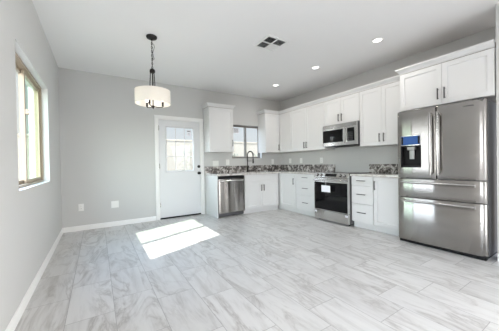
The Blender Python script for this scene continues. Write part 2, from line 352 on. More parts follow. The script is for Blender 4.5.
def rct(i, y, x0=px0, x1=px1, z0=pz0, z1=pz1): return [(x0 + i, y, z0 + i), (x1 - i, y, z0 + i), (x1 - i, y, z1 - i), (x0 + i, y, z1 - i)]
mb.loft([rct(0, 0.0), rct(0.014, 0.009), rct(0.045, 0.009), rct(0.062, 0.002)], M_door); slab = mb.build('door_slab', d1)
mb = MB(); mb.loft([rct(-0.022, 0.0, gx0, gx1, gz0, gz1), rct(-0.016, -0.010, gx0, gx1, gz0, gz1), rct(-0.002, -0.010, gx0, gx1, gz0, gz1), rct(0.008, 0.004, gx0, gx1, gz0, gz1), rct(0.008, 0.03, gx0, gx1, gz0, gz1)], M_door, caps=False)
for k in (1, 2):
    x = gx0 + (gx1 - gx0) * k / 3; mb.box(x - 0.0065, x + 0.0065, 0.006, 0.018, gz0 + 0.006, gz1 - 0.006, M_door, 0.003)
    z = gz0 + (gz1 - gz0) * k / 3; mb.box(gx0 + 0.006, gx1 - 0.006, 0.007, 0.017, z - 0.0065, z + 0.0065, M_door, 0.003)
mb.build('glazing_grille', slab)
mb = MB(); mb.box(gx0 + 0.004, gx1 - 0.004, 0.020, 0.026, gz0 + 0.004, gz1 - 0.004, M_glass); mb.build('pane', slab)
mb = MB(); mb.box(gx1 - 0.135, gx1 - 0.045, 0.0185, 0.0196, gz1 - 0.17, gz1 - 0.04, M_paper)
mb.box(gx1 - 0.125, gx1 - 0.055, 0.0178, 0.0184, gz1 - 0.085, gz1 - 0.052, M_ink)
for k in range(3): mb.box(gx1 - 0.12, gx1 - 0.062, 0.0178, 0.0184, gz1 - 0.116 - k * 0.018, gz1 - 0.108 - k * 0.018, M_ink)
mb.build('energy_sticker', slab, 'white sticker with grey print on top right pane')
kx = 1.913 - (DX0 + DX1) / 2
mb = MB(); mb.cyl((kx, 0, 1.067), (kx, -0.012, 1.067), 0.032, M_blk, 24); mb.box(kx - 0.006, kx + 0.006, -0.03, -0.012, 1.05, 1.084, M_blk, 0.003); mb.build('deadbolt', d1, 'black deadbolt above the knob')
mb = MB(); mb.cyl((kx, 0, 0.923), (kx, -0.012, 0.923), 0.033, M_blk, 24); mb.cyl((kx, -0.012, 0.923), (kx, -0.04, 0.923), 0.012, M_blk, 16)
mb.loft([[(kx + r * math.cos(2 * PI * i / 20), -y, 0.923 + r * math.sin(2 * PI * i / 20)) for i in range(20)] for r, y in ((0.012, 0.038), (0.026, 0.044), (0.030, 0.056), (0.026, 0.068), (0.012, 0.073))], M_blk); mb.build('door_knob', d1, 'round black door knob')
for z in (0.25, 1.04, 1.82):
    mb = MB(); mb.cyl((-dw - 0.004, -0.006, z), (-dw - 0.004, -0.006, z + 0.10), 0.007, M_steel2, 12); mb.box(-dw - 0.003, -dw + 0.012, -0.003, 0.0, z, z + 0.10, M_steel2); mb.build('hinge', d1)
mb = MB(); mb.box(-dw, dw, -0.006, 0.04, 0.002, 0.030, M_gap, 0.003); mb.build('door_sweep', d1, 'black sweep under the door')

# ------------------------------------------------------------------ outside
mb = MB(); mb.box(-25, 30, YB + 0.20, 24, -0.2, -0.12, M_sand); mb.box(-25, XL - 0.2, -12, YB + 0.20, -0.2, -0.12, M_sand); struct(mb, 'ground', 'tan gravel yard outside', 'ground')
mb = MB(); mb.box(-2, 16, 9.0, 9.2, -0.12, 1.98, M_block); mb.box(-2.0, 16.0, 8.98, 9.22, 1.98, 2.05, M_block, 0.01); struct(mb, 'garden_wall', 'cream block wall beyond the back yard', 'garden wall')
def shrub(x, y, h, w, label):
    o = empty('desert_shrub', (x, y, -0.12), random.random() * 6, label, 'shrub', 'shrubs in front of the garden wall')
    mb = MB()
    for k in range(7):
        a = k * 0.9; mb.tube([(0, 0, 0), (0.1 * w * math.cos(a), 0.1 * w * math.sin(a), h * 0.4), (0.35 * w * math.cos(a), 0.35 * w * math.sin(a), h * 0.8)], [0.012, 0.009, 0.004], M_bark, 6)
    mb.build('stem', o); mb = MB()
    for k in range(420):
        u = random.random() * 2 * PI; t = random.random() ** 0.5; z = random.uniform(0.25, 1.0); r = w * 0.5 * t * math.sqrt(max(0.05, 1 - (z * 1.25 - 0.5) ** 2 * 1.2))
        p = Vector((r * math.cos(u), r * math.sin(u), z * h)); d = Vector((random.uniform(-1, 1), random.uniform(-1, 1), random.uniform(0, 1.4))).normalized() * 0.07; q = d.orthogonal().normalized() * 0.018
        mb.face([mb.bm.verts.new(v) for v in (p, p + d * 0.5 + q, p + d, p + d * 0.5 - q)], M_leaf)
    mb.build('foliage', o)
shrub(2.75, 8.2, 1.78, 0.9, 'grey-green shrub outside, seen through the door glass')
shrub(4.55, 8.5, 1.62, 0.8, 'grey-green shrub outside, seen through left half of kitchen window')
shrub(5.75, 8.4, 1.60, 0.8, 'grey-green shrub outside, seen through right half of kitchen window')

# ------------------------------------------------------------------ cabinets
def pull(parent, x, z, yf, vertical=True, ln=0.14, m=M_pull, stand=0.03, r=0.0058):
    mb = MB(); h = ln / 2
    if vertical:
        mb.box(x - r, x + r, yf - stand - r, yf - stand + r, z - h, z + h, m, 0.002)
        for s in (-1, 1): mb.cyl((x, yf - 0.0003, z + s * h * 0.8), (x, yf - stand, z + s * h * 0.8), 0.0045, m, 10)
    else:
        mb.box(x - h, x + h, yf - stand - r, yf - stand + r, z - r, z + r, m, 0.002)
        for s in (-1, 1): mb.cyl((x + s * h * 0.8, yf - 0.0003, z), (x + s * h * 0.8, yf - stand, z), 0.0045, m, 10)
    return mb.build('handle', parent, 'dark metal bar pull')
CB, TOE = 0.868, 0.10                      # top of base boxes, toe kick height
BD = 0.597                                 # base door face depth from the wall
def base_body(o, w, dep=BD - 0.021, body_toe=True, open_top=False):
    mb = MB(); h = w / 2 - 0.001
    if open_top:
        mb.box(-h, -h + 0.018, -dep, -0.001, TOE, CB, M_cab); mb.box(h - 0.018, h, -dep, -0.001, TOE, CB, M_cab)
        mb.box(-h + 0.018, h - 0.018, -dep, -0.001, TOE, TOE + 0.02, M_cab); mb.box(-h + 0.018, h - 0.018, -dep, -dep + 0.018, CB - 0.06, CB, M_cab); mb.box(-h + 0.018, h - 0.018, -dep, -dep + 0.018, TOE + 0.02, CB - 0.06, M_cab)
    else: mb.box(-h, h, -dep, -0.001, TOE, CB, M_cab, 0.001)
    mb.build('body', o)
    mb = MB(); mb.box(-h, h, -dep + 0.045, -0.05, 0.0, TOE - 0.0005, M_cab); mb.build('toe_kick', o)
def door(o, x0, x1, z0, z1, dep, hx=None, hz=None):
    mb = MB(); mb.shaker(x0, x1, z0, z1, -dep, 0.02, M_cab); d = mb.build('door', o)
    if hx is not None: pull(d, hx, hz, -dep)
    return d
def drawer(o, x0, x1, z0, z1, dep, handle=True, name='drawer'):
    mb = MB(); mb.box(x0, x1, -dep, -dep + 0.02, z0, z1, M_cab, 0.0025); d = mb.build(name, o)
    if handle: pull(d, (x0 + x1) / 2, (z0 + z1) / 2 + 0.01, -dep, False, 0.15)
    return d
DZ0, DZ1 = 0.112, 0.861
g = 'white base cabinets under the granite'
# back run
o, w = unit('cabinet_end_panel', 'B', 2.066, 2.086, 'white end panel left of the dishwasher, beside the back door', 'cabinet panel')
mb = MB(); mb.box(-0.010, 0.010, -0.60, -0.001, 0, CB, M_cab, 0.001); mb.build('panel', o)
o, w = unit('base_cabinet', 'B', 2.715, 3.672, 'white two-door base cabinet under the sink window', 'base cabinet', g)
base_body(o, w, BD - 0.021 + 0.023, open_top=True)
h = w / 2; D = BD + 0.023
drawer(o, -h + 0.006, h - 0.03, 0.712, DZ1, D, False, 'false_drawer_front')
m_ = -0.012
door(o, -h + 0.006, m_ - 0.0015, DZ0, 0.706, D, m_ - 0.035, 0.56); door(o, m_ + 0.0015, h - 0.03, DZ0, 0.706, D, m_ + 0.035, 0.56)
# right run
o, w = unit('base_cabinet', 'R', 3.966, 5.135, 'white single-door base cabinet in the inside corner', 'base cabinet', g)
base_body(o, w); h = w / 2; yc = (3.966 + 5.135) / 2
door(o, yc - 4.495, h - 0.003, DZ0, DZ1, BD, h - 0.045, 0.70)
def drawers3(y0, y1, lab):
    o, w = unit('drawer_base_cabinet', 'R', y0, y1, lab, 'base cabinet', g); base_body(o, w); h = w / 2 - 0.003
    for a, b in ((0.714, DZ1), (0.416, 0.708), (DZ0, 0.410)): drawer(o, -h, h, a, b, BD)
drawers3(3.366, 3.962, 'white three-drawer base cabinet left of the range')
drawers3(2.200, 2.584, 'white three-drawer base cabinet right of the range')
o, w = unit('base_cabinet', 'R', 1.785, 2.196, 'white single-door base cabinet between drawers and refrigerator', 'base cabinet', g)
base_body(o, w); h = w / 2 - 0.003; door(o, -h, h, DZ0, DZ1, BD, -h + 0.03, 0.735)

# countertops (with upstand as a part)
CT, CTH = 0.904, 0.034
mb = MB(); ov = 0.028
SX0, SX1, SY0, SY1 = 2.83, 3.53, YB - 0.53, YB - 0.13
cx = [2.045, SX0, SX1, XR - BD - ov, XR - 0.002]; cy = [3.362, YB - BD - 0.023 - ov, SY0, SY1, YB - 0.002]
def cf(i, j):
    if j == 0: return i == 3
    return not (i == 1 and j == 2)
mb.cells(cx, cy, CB + 0.001, CT, cf, M_gran_lit, lambda u, v, w: (u, v, w)); ct = mb.build('countertop')
tag(ct, 'L-shaped brown granite countertop around the corner with sink', 'countertop', 'granite countertops')
BS = 1.062
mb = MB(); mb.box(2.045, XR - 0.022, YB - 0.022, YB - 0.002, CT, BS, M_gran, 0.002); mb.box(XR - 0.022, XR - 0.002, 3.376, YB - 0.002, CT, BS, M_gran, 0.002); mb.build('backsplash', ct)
mb = MB(); mb.box(XR - BD - ov, XR - 0.002, 1.782, 2.588, CB + 0.001, CT, M_gran_lit, 0.002); ct2 = mb.build('countertop')
tag(ct2, 'short brown granite countertop between range and refrigerator', 'countertop', 'granite countertops')
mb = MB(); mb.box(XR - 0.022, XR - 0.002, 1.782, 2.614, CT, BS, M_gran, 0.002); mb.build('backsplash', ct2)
# sink and faucet
o = empty('kitchen_sink', ((SX0 + SX1) / 2, (SY0 + SY1) / 2, CB), 0, 'stainless undermount sink set in the granite under window', 'sink')
mb = MB(); sx, sy = (SX1 - SX0) / 2 + 0.012, (SY1 - SY0) / 2 + 0.012
def rr(hx, hy, z, r=0.05, n=5):
    return [(cx_ + r * math.cos(a), cy_ + r * math.sin(a), z) for cx_, cy_, a0 in ((hx - r, hy - r, 0), (-hx + r, hy - r, PI / 2), (-hx + r, -hy + r, PI), (hx - r, -hy + r, 1.5 * PI)) for a in [a0 + PI / 2 * k / n for k in range(n + 1)]]
mb.loft([rr(sx + 0.006, sy + 0.006, 0.0), rr(sx, sy, 0.0), rr(sx - 0.01, sy - 0.01, -0.17), rr(sx - 0.04, sy - 0.04, -0.185)], M_steel2, caps=False); mb.face([mb.bm.verts.new(p) for p in rr(sx - 0.04, sy - 0.04, -0.185)], M_steel2); mb.build('basin', o)
mb = MB(); mb.lathe([(0.045, -0.184), (0.045, -0.181), (0.03, -0.182), (0.01, -0.183)], M_chrome); mb.build('drain', o)
o = empty('kitchen_faucet', (3.135, YB - 0.075, CT), math.radians(35), 'dark high-arc spring faucet behind the sink', 'faucet')
mb = MB(); mb.lathe([(0.028, 0), (0.028, 0.008), (0.022, 0.014), (0.019, 0.02), (0.019, 0.12), (0.016, 0.125)], M_bronze, seg=20); mb.build('base', o)
mb = MB(); mb.cyl((0.018, 0, 0.075), (0.045, 0, 0.078), 0.010, M_bronze, 12); mb.tube([(0.04, 0, 0.078), (0.06, 0, 0.10), (0.085, 0, 0.15)], 0.006, M_bronze, 8); mb.build('lever', o)
arc = [(0, 0, 0.125), (0, 0, 0.25), (0, 0, 0.40)] + [(0, -0.075 + 0.075 * math.cos(a), 0.42 + 0.085 * math.sin(a)) for a in [PI * k / 14 for k in range(0, 15)]] + [(0, -0.15, 0.38), (0, -0.15, 0.32)]
mb = MB(); mb.tube(arc, 0.009, M_bronze, 10); sp_ = mb.build('spout', o)
mb = MB()
def along(pts, s):
    tot = sum((Vector(b) - Vector(a)).length for a, b in zip(pts, pts[1:])); t = s * tot
    for a, b in zip(pts, pts[1:]):
        l = (Vector(b) - Vector(a)).length
        if t <= l: return Vector(a).lerp(Vector(b), t / l), (Vector(b) - Vector(a)).normalized()
        t -= l
    return Vector(pts[-1]), (Vector(pts[-1]) - Vector(pts[-2])).normalized()
hp = []
for k in range(420):
    s = 0.22 + 0.72 * k / 419; p, d = along(arc, s); e1 = Vector((1, 0, 0)); e2 = d.cross(e1); a = k * 2 * PI / 10
    hp.append(p + (e1 * math.cos(a) + e2 * math.sin(a)) * 0.014)
mb.tube(hp, 0.0028, M_bronze, 5); mb.build('spring', sp_)
mb = MB(); mb.cyl((0, -0.15, 0.325), (0, -0.15, 0.22), 0.016, M_bronze, 16, 0.019); mb.cyl((0, -0.15, 0.22), (0, -0.15, 0.212), 0.017, M_blk, 16); mb.build('spray_head', o)
mb = MB(); mb.tube([(0, -0.012, 0.27), (0, -0.08, 0.27), (0, -0.132, 0.27)], 0.005, M_bronze, 8); mb.tube([(0.021 * math.cos(a), -0.15 + 0.021 * math.sin(a), 0.27) for a in [2 * PI * k / 16 for k in range(16)]], 0.004, M_bronze, 6, True); mb.build('spray_holder', o)

# upper cabinets
UB, UT, UD = 1.378, 2.350, 0.329
CROWN = [(0.0, 0.0), (0.010, 0.0), (0.012, 0.012), (0.022, 0.022), (0.038, 0.046), (0.046, 0.052), (0.050, 0.058), (0.050, 0.072), (0.0, 0.072)]
def crown(mb, path, z, m=M_cab):
    P = [Vector((x, y, 0)) for x, y in path]; n = len(P); nr = []
    for i in range(n - 1):
        d = (P[i + 1] - P[i]).normalized(); nr.append(Vector((d.y, -d.x, 0)))
    rings = []
    for i in range(n):
        if i == 0: v = nr[0]
        elif i == n - 1: v = nr[-1]
        else:
            v = nr[i - 1] + nr[i]; v = v / (1 + nr[i - 1].dot(nr[i]))
        rings.append([P[i] + v * o_ + Vector((0, 0, z + z_)) for o_, z_ in CROWN])
    mb.loft(rings, m)
def upper(name, run, a, b, label, z0, z1=UT, dep=UD, group='white wall cabinets'):
    o, w = unit(name, run, a, b, label, 'wall cabinet', group, z0)
    mb = MB(); mb.box(-w / 2 + 0.0005, w / 2 - 0.0005, -dep + 0.021, -0.001, 0, z1 - z0 - 0.004, M_cab, 0.001); mb.box(-w / 2 + 0.0005, w / 2 - 0.0005, -dep + 0.021, -0.001, z1 - z0 - 0.004, z1 - z0, M_ply); mb.build('body', o)
    return o, w, z1 - z0
T_ = 0.012
o, w, hh_ = upper('wall_cabinet', 'B', 2.036, 2.620, 'white single-door wall cabinet between back door and kitchen window', UB, dep=UD)
h = w / 2; door(o, -h + 0.002, h - 0.002, 0.002, hh_ - T_, UD, h - 0.035, 0.20)
mb = MB(); crown(mb, [(-h, -0.001), (-h, -UD + 0.02), (h, -UD + 0.02), (h, -0.001)], hh_ + 0.0005); mb.box(-h + 0.001, h - 0.001, -UD + 0.022, -0.001, hh_ + 0.0005, hh_ + 0.06, M_ply); mb.build('crown_molding', o)
o, w, hh_ = upper('wall_cabinet', 'B', 3.516, 4.270, 'white wall cabinet right of kitchen window, in the corner', UB)
h = w / 2; door(o, -h + 0.002, (XR - UD) - 3.893 - 0.006, 0.002, hh_ - T_, UD, (XR - UD) - 3.893 - 0.045, 0.13)
o, w, hh_ = upper('wall_cabinet', 'R', 4.402, YB - UD + 0.018, 'white narrow-door wall cabinet nearest the corner, on range wall', UB)
h = w / 2; door(o, -h + 0.03, h - 0.002, 0.002, hh_ - T_, UD)
def upper2(a, b, label, z0, z1=UT, dep=UD, hz=0.125, mid=None):
    o, w, hh_ = upper('wall_cabinet', 'R', a, b, label, z0, z1, dep); h = w / 2; mid = 0 if mid is None else (a + b) / 2 - mid
    door(o, -h + 0.002, mid - 0.0015, 0.002, hh_ - T_, dep, mid - 0.035, hz); door(o, mid + 0.0015, h - 0.002, 0.002, hh_ - T_, dep, mid + 0.035, hz); return o
upper2(3.372, 4.398, 'white two-door wall cabinet left of the microwave', UB, mid=3.90)
upper2(2.596, 3.368, 'short white two-door wall cabinet above the microwave', 1.842, hz=0.115)
upper2(1.786, 2.592, 'white two-door wall cabinet between microwave and refrigerator cabinet', UB, mid=2.193)
OD = 0.602
o = upper2(0.808, 1.778, 'deep white two-door cabinet above the refrigerator', 1.815, UT - 0.012, OD, 0.135, 1.286)
mb = MB(); crown(mb, [(-0.485, -0.001), (-0.485, -OD + 0.02), (0.485, -OD + 0.02)], UT - 0.0115 - 1.815); mb.box(-0.484, 0.484, -OD + 0.022, -0.001, UT - 0.0115 - 1.815, UT + 0.045 - 1.815, M_ply); mb.build('crown_molding', o)
mb = MB(); crown(mb, [(3.516, YB - 0.001), (3.516, YB - UD + 0.02), (XR - UD + 0.02, YB - UD + 0.02), (XR - UD + 0.02, 1.83)], UT + 0.0005)
cm = mb.build('crown_molding'); tag(cm, 'long white crown molding over the corner and range wall cabinets', 'molding')
mb = MB()

# ------------------------------------------------------------------ dishwasher
o, w = unit('dishwasher', 'B', 2.090, 2.711, 'stainless dishwasher left of the sink cabinet', 'dishwasher')
h = w / 2 - 0.004
mb = MB(); mb.box(-h, h, -0.57, -0.02, 0.02, CB - 0.002, M_grey_side); mb.build('body', o)
mb = MB(); mb.box(-h, h, -0.622, -0.571, 0.095, 0.80, M_steel, 0.006); dd = mb.build('door', o)
mb = MB(); mb.box(-h, h, -0.616, -0.571, 0.803, 0.858, M_blk, 0.004); mb.build('control_strip', dd, 'black control strip')
mb = MB(); mb.tube([(-h + 0.03, -0.622, 0.765), (-h + 0.035, -0.655, 0.765)] + [(x, -0.668 + 0.02 * (x / h) ** 2, 0.765) for x in [(-h + 0.05) + (2 * h - 0.1) * k / 10 for k in range(11)]] + [(h - 0.035, -0.655, 0.765), (h - 0.03, -0.622, 0.765)], 0.013, M_chrome, 10); mb.build('handle', dd, 'bright curved bar handle')
mb = MB(); mb.box(-h, h, -0.53, -0.51, 0.004, 0.092, M_blk); mb.build('toe_panel', o, 'black toe panel')

# ------------------------------------------------------------------ range
RY0, RY1 = 2.594, 3.357
o, w = unit('kitchen_range', 'R', RY0, RY1, 'stainless slide-in electric range with black glass oven door', 'range')
h = w / 2 - 0.004; RD = 0.672
mb = MB(); mb.box(-h, h, -0.625, -0.03, 0.03, 0.898, M_grey_side)
for sx_ in (-1, 1):
    for yy in (-0.58, -0.08): mb.cyl((sx_ * (h - 0.05), yy, 0.0), (sx_ * (h - 0.05), yy, 0.03), 0.018, M_blk, 12)
mb.build('body', o)
mb = MB(); mb.box(-h, h, -0.625, -0.028, 0.8985, 0.910, M_bglass, 0.003)
for bx, by, br in ((-0.17, -0.45, 0.10), (0.17, -0.45, 0.085), (-0.17, -0.2, 0.075), (0.17, -0.2, 0.10)):
    mb.lathe([(br, 0.9101), (br, 0.9105), (br - 0.004, 0.9105), (br - 0.004, 0.9101)], M_grey_side, (bx, by, 0), 40, False)
mb.build('cooktop', o, 'black glass cooktop')
mb = MB(); prof = [(-0.626, 0.825), (-0.668, 0.825), (-0.672, 0.832), (-0.640, 0.912), (-0.632, 0.916), (-0.626, 0.916)]
mb.loft([[(x, y, z) for y, z in prof] for x in (-h, h)], M_steel2); cp = mb.build('control_panel', o)
tilt = Vector((0, -0.672 + 0.640, 0.832 - 0.912)).normalized(); nrm = Vector((0, -0.080, 0.032)).normalized(); nrm = Vector((0, -0.9285, 0.3714))
mid_ = Vector((0, -0.656, 0.872))
mb = MB(); q = [mid_ + Vector((x, 0, 0)) + tilt * v + nrm * dn for dn in (0.0003, 0.002) for x, v in ((-0.115, -0.028), (0.135, -0.028), (0.135, 0.026), (-0.115, 0.026))]
mb.loft([q[:4], q[4:]], M_bglass); mb.build('display', cp, 'black touch display')
for x in (-0.30, -0.215, 0.215, 0.30):
    mb = MB(); c_ = mid_ + Vector((x, 0, 0)); mb.cyl(c_ + nrm * 0.0003, c_ + nrm * 0.008, 0.026, M_blk, 20); mb.cyl(c_ + nrm * 0.008, c_ + nrm * 0.032, 0.020, M_steel2, 20, 0.018); mb.build('knob', cp)
mb = MB(); mb.cells([-h, -h + 0.012, h - 0.012, h], [0.212, 0.222, 0.738, 0.818], -RD, -0.627, lambda i, j: not (i == 1 and j == 1), M_steel2, lambda u, v, w: (u, w, v)); od = mb.build('oven_door', o)
mb = MB(); mb.box(-h + 0.013, h - 0.013, -RD - 0.001, -0.64, 0.223, 0.737, M_bglass, 0.002); mb.build('oven_window', od, 'black glass oven window')
mb = MB(); mb.tube([(-h + 0.05, -RD - 0.001, 0.782), (-h + 0.05, -RD - 0.045, 0.782)], 0.010, M_steel2, 10); mb.tube([(h - 0.05, -RD - 0.001, 0.782), (h - 0.05, -RD - 0.045, 0.782)], 0.010, M_steel2, 10); mb.cyl((-h + 0.02, -RD - 0.05, 0.782), (h - 0.02, -RD - 0.05, 0.782), 0.0135, M_steel2, 16); mb.build('handle', od, 'round stainless bar handle')
mb = MB(); mb.box(-h, h, -RD, -0.627, 0.032, 0.205, M_steel2, 0.006); dr = mb.build('storage_drawer', o)
for s_ in (-1, 1):
    mb = MB(); xx = s_ * (h - 0.035); mb.box(xx - 0.024, xx + 0.024, -RD - 0.0022, -RD - 0.0003, 0.155, 0.19, M_paper); mb.build('tape_patch', dr, 'white tape patch')
# paper tag hanging from the handle
o = empty('hang_tag', (XR - RD - 0.056, 3.01, 0.782), -PI / 2, 'white paper tag hanging from the oven door handle', 'tag')
mb = MB(); mb.box(-0.10, 0.10, -0.016, -0.0145, -0.215, -0.095, M_paper); mb.build('card', o)
mb = MB(); mb.tube([(0.0, -0.015, -0.098), (0, -0.0125, -0.02), (0, -0.009, 0.012), (0, 0.006, 0.0175), (0, 0.021, 0.010), (0, 0.018, -0.012), (0, -0.011, -0.025)], 0.0014, M_paper, 6); mb.build('string', o)

# ------------------------------------------------------------------ microwave
o, w = unit('microwave_oven', 'R', 2.600, 3.362, 'stainless over-range microwave oven under short cabinet', 'microwave', None, 1.412)
h = w / 2 - 0.002; MD = 0.40; mh = 0.425
mb = MB(); mb.box(-h, h, -MD + 0.032, -0.002, 0.012, mh, M_grey_side); mb.box(-h + 0.01, h - 0.01, -MD + 0.04, -0.01, 0.0, 0.012, M_blk); mb.build('body', o)
mb = MB(); mb.box(-h, h, -MD + 0.004, -MD + 0.032, 0.352, mh - 0.004, M_steel2, 0.004)
for k in range(3): mb.box(-h + 0.03, h - 0.03, -MD + 0.003, -MD + 0.006, 0.375 + k * 0.014, 0.379 + k * 0.014, M_steel2)
mb.build('vent_grille', o)
dx = h - 0.215
mb = MB(); mb.cells([-h, -h + 0.008, dx - 0.055, dx], [0.012, 0.080, 0.318, 0.350], -MD, -MD + 0.031, lambda i, j: not (i == 1 and j == 1), M_steel2, lambda u, v, w: (u, w, v)); md = mb.build('door', o)
mb = MB(); mb.box(-h + 0.009, dx - 0.056, -MD + 0.0015, -MD + 0.025, 0.081, 0.317, M_bglass, 0.002); mb.build('window', md, 'black glass door window')
mb = MB(); hxx = dx - 0.026; mb.tube([(hxx, -MD, 0.06), (hxx, -MD - 0.03, 0.065)] + [(hxx, -MD - 0.036 - 0.006 * math.sin(PI * k / 8), 0.075 + 0.245 * k / 8) for k in range(9)] + [(hxx, -MD - 0.03, 0.33), (hxx, -MD, 0.335)], 0.011, M_chrome, 10); mb.build('handle', md, 'bright vertical bar handle')
mb = MB(); mb.cells([dx + 0.002, dx + 0.02, h - 0.045, h], [0.012, 0.080, 0.318, 0.350], -MD, -MD + 0.031, lambda i, j: not (i == 1 and j == 1), M_steel2, lambda u, v, w: (u, w, v)); pn = mb.build('control_panel', o)
mb = MB(); mb.box(dx + 0.021, h - 0.046, -MD + 0.001, -MD + 0.02, 0.081, 0.317, M_bglass, 0.001)
for r_ in range(5):
    for c_ in range(3): mb.box(dx + 0.040 + c_ * 0.036, dx + 0.060 + c_ * 0.036, -MD + 0.0004, -MD + 0.0009, 0.10 + r_ * 0.032, 0.112 + r_ * 0.032, M_grey_side)
mb.build('keypad', pn, 'black keypad with grey keys')

# ------------------------------------------------------------------ refrigerator
FY0, FY1, FD, FH = 0.853, 1.763, 0.740, 1.779
o, w = unit('refrigerator', 'R', FY0, FY1, 'large stainless french-door refrigerator with ice and water dispenser', 'refrigerator')
h = w / 2
mb = MB(); mb.box(-h + 0.004, h - 0.004, -FD + 0.085, -0.03, 0.035, FH - 0.012, M_grey_side, 0.004)
mb.box(-h + 0.02, h - 0.02, -FD + 0.10, -0.06, 0.0, 0.035, M_blk)
mb.build('body', o)
mb = MB(); mb.box(-h + 0.01, h - 0.01, -FD + 0.035, -FD + 0.098, 0.004, 0.042, M_blk, 0.004); mb.build('toe_grille', o, 'black toe grille')
for s_ in (-1, 1):
    mb = MB(); mb.box(s_ * (h - 0.07) - 0.05, s_ * (h - 0.07) + 0.05, -FD + 0.03, -FD + 0.16, FH - 0.0115, FH + 0.010, M_grey_side, 0.004); mb.build('hinge_cover', o)
def curved(mb, x0, x1, z0, z1, m, hole=None, rl=0.028, rr_=0.028, bulge=0.002):
    xs = set()
    for k in range(9): a = PI / 2 * k / 8; xs.add(round(x0 + rl * (1 - math.cos(a)), 5)); xs.add(round(x1 - rr_ * (1 - math.cos(a)), 5))
    for k in range(1, 16): xs.add(round(x0 + rl + (x1 - x0 - rl - rr_) * k / 16, 5))
    zs = [z0, z0 + 0.004, z1 - 0.004, z1]
    if hole:
        xs = {x for x in xs if abs(x - hole[0]) > 0.004 and abs(x - hole[1]) > 0.004} | {hole[0], hole[1]}; zs = sorted(zs + [hole[2], hole[3]])
    xs = sorted(xs); c = (x0 + x1) / 2; hw_ = (x1 - x0) / 2
    def yf(x):
        xl = mid - 0.31; sl = 0.035; d = x - xl; dm = sl / 0.372     # gently bowed front: arc on the left, then nearly straight
        y = -FD + (0.186 * d * d if d < dm else 0.186 * dm * dm + sl * (d - dm))
        if x < x0 + rl: t = (x0 + rl - x) / rl; y += rl * (1 - math.sqrt(max(0, 1 - t * t))) * 0.9
        if x > x1 - rr_: t = (x - x1 + rr_) / rr_; y += rr_ * (1 - math.sqrt(max(0, 1 - t * t))) * (0.9 if rr_ < 0.1 else 0.35)
        return y
    zi = lambda j: 0.003 if zs[j] in (z0, z1) else 0.0
    fill = lambda i, j: not (hole and hole[0] - 1e-6 <= xs[i] < hole[1] - 1e-6 and hole[2] - 1e-6 <= zs[j] < hole[3] - 1e-6)
    zid = {z: zi(j) for j, z in enumerate(zs)}
    mb.cells(xs, zs, 0, 1, fill, m, lambda u, v, k: (u, (-FD + 0.083) if k else yf(u) + zid[v], v))
    return yf
yc = (FY0 + FY1) / 2; mid = yc - 1.306; F1, F2 = 0.877, 0.624
DI = (yc - 1.712, yc - 1.465, 1.024, 1.452)
mb = MB(); yfl = curved(mb, -h, mid - 0.003, F1 + 0.006, FH, M_steel, DI, 0.035, 0.02); fl = mb.build('door', o, 'left door with dispenser', angle=40)
mb = MB(); yfr = curved(mb, mid + 0.003, h, F1 + 0.006, FH, M_steel, None, 0.02, 0.13); frr = mb.build('door', o, 'plain right door', angle=40)
def vhandle(par, x, yf):
    mb = MB(); y = yf(x); ho = -0.055
    mb.tube([(x, y + 0.002, 0.95), (x, y - 0.035, 0.945)] + [(x, y + ho - 0.012 * math.sin(PI * k / 12), 0.935 + 0.765 * k / 12) for k in range(13)] + [(x, y - 0.035, 1.69), (x, y + 0.002, 1.685)], 0.0125, M_fh, 12)
    mb.build('handle', par, 'tall curved stainless handle')
vhandle(fl, mid - 0.042, yfl); vhandle(frr, mid + 0.034, yfr)
def hdrawer(z0, z1, hz, lab):
    mb = MB(); yf = curved(mb, -h, h, z0, z1, M_steel, None, 0.035, 0.13, 0.003); d = mb.build('freezer_drawer', o, lab, angle=40)
    mb = MB(); X0, X1 = -0.375, 0.365
    mb.tube([(X0 + 0.02, yf(X0) + 0.002, hz), (X0 + 0.012, yf(X0) - 0.035, hz)] + [(X0 + (X1 - X0) * k / 12, yf(X0 + (X1 - X0) * k / 12) - 0.055, hz) for k in range(13)] + [(X1 - 0.012, yf(X1) - 0.035, hz), (X1 - 0.02, yf(X1) + 0.002, hz)], 0.0125, M_fh, 12)
    mb.build('handle', d, 'long horizontal stainless handle')
hdrawer(F2 + 0.004, F1 - 0.004, 0.830, 'shallow upper drawer'); hdrawer(0.046, F2 - 0.004, 0.585, 'deep lower drawer')
# dispenser
x0, x1, z0, z1 = DI; ys = -FD + 0.006
mb = MB(); mb.box(x0 + 0.0015, x1 - 0.0015, ys - 0.008, ys + 0.05, 1.315, z1 - 0.0015, M_steel2, 0.003); mb.box(x0 + 0.010, x1 - 0.010, ys - 0.0095, ys - 0.0078, 1.325, z1 - 0.012, M_blue)
mb.box(x0 + 0.012, x0 + 0.035, ys - 0.0102, ys - 0.0094, 1.335, z1 - 0.02, M_blk); mb.box(x1 - 0.035, x1 - 0.012, ys - 0.0102, ys - 0.0094, 1.335, z1 - 0.02, M_blk)
mb.build('dispenser_display', fl, 'blue film-covered dispenser display')
mb = MB(); b_ = 0.0015
mb.cells([x0 + b_, x0 + 0.012, x1 - 0.012, x1 - b_], [z0 + b_, z0 + 0.022, 1.300, 1.3135], ys - 0.006, ys + 0.06, lambda i, j: not (i == 1 and j == 1), M_blk, lambda u, v, w: (u, w, v))
mb.box(x0 + 0.002, x1 - 0.002, ys + 0.0605, ys + 0.068, z0 + 0.002, 1.313, M_blk); mb.build('dispenser_recess', fl, 'black dispenser recess')
mb = MB(); xm = (x0 + x1) / 2 + 0.005; mb.box(xm - 0.05, xm + 0.04, ys - 0.002, ys + 0.055, 1.255, 1.299, M_dull, 0.008); mb.box(xm - 0.035, xm + 0.025, ys + 0.03, ys + 0.045, 1.135, 1.254, M_dull, 0.006); mb.build('dispenser_paddle', fl, 'silver dispenser spout and paddle')
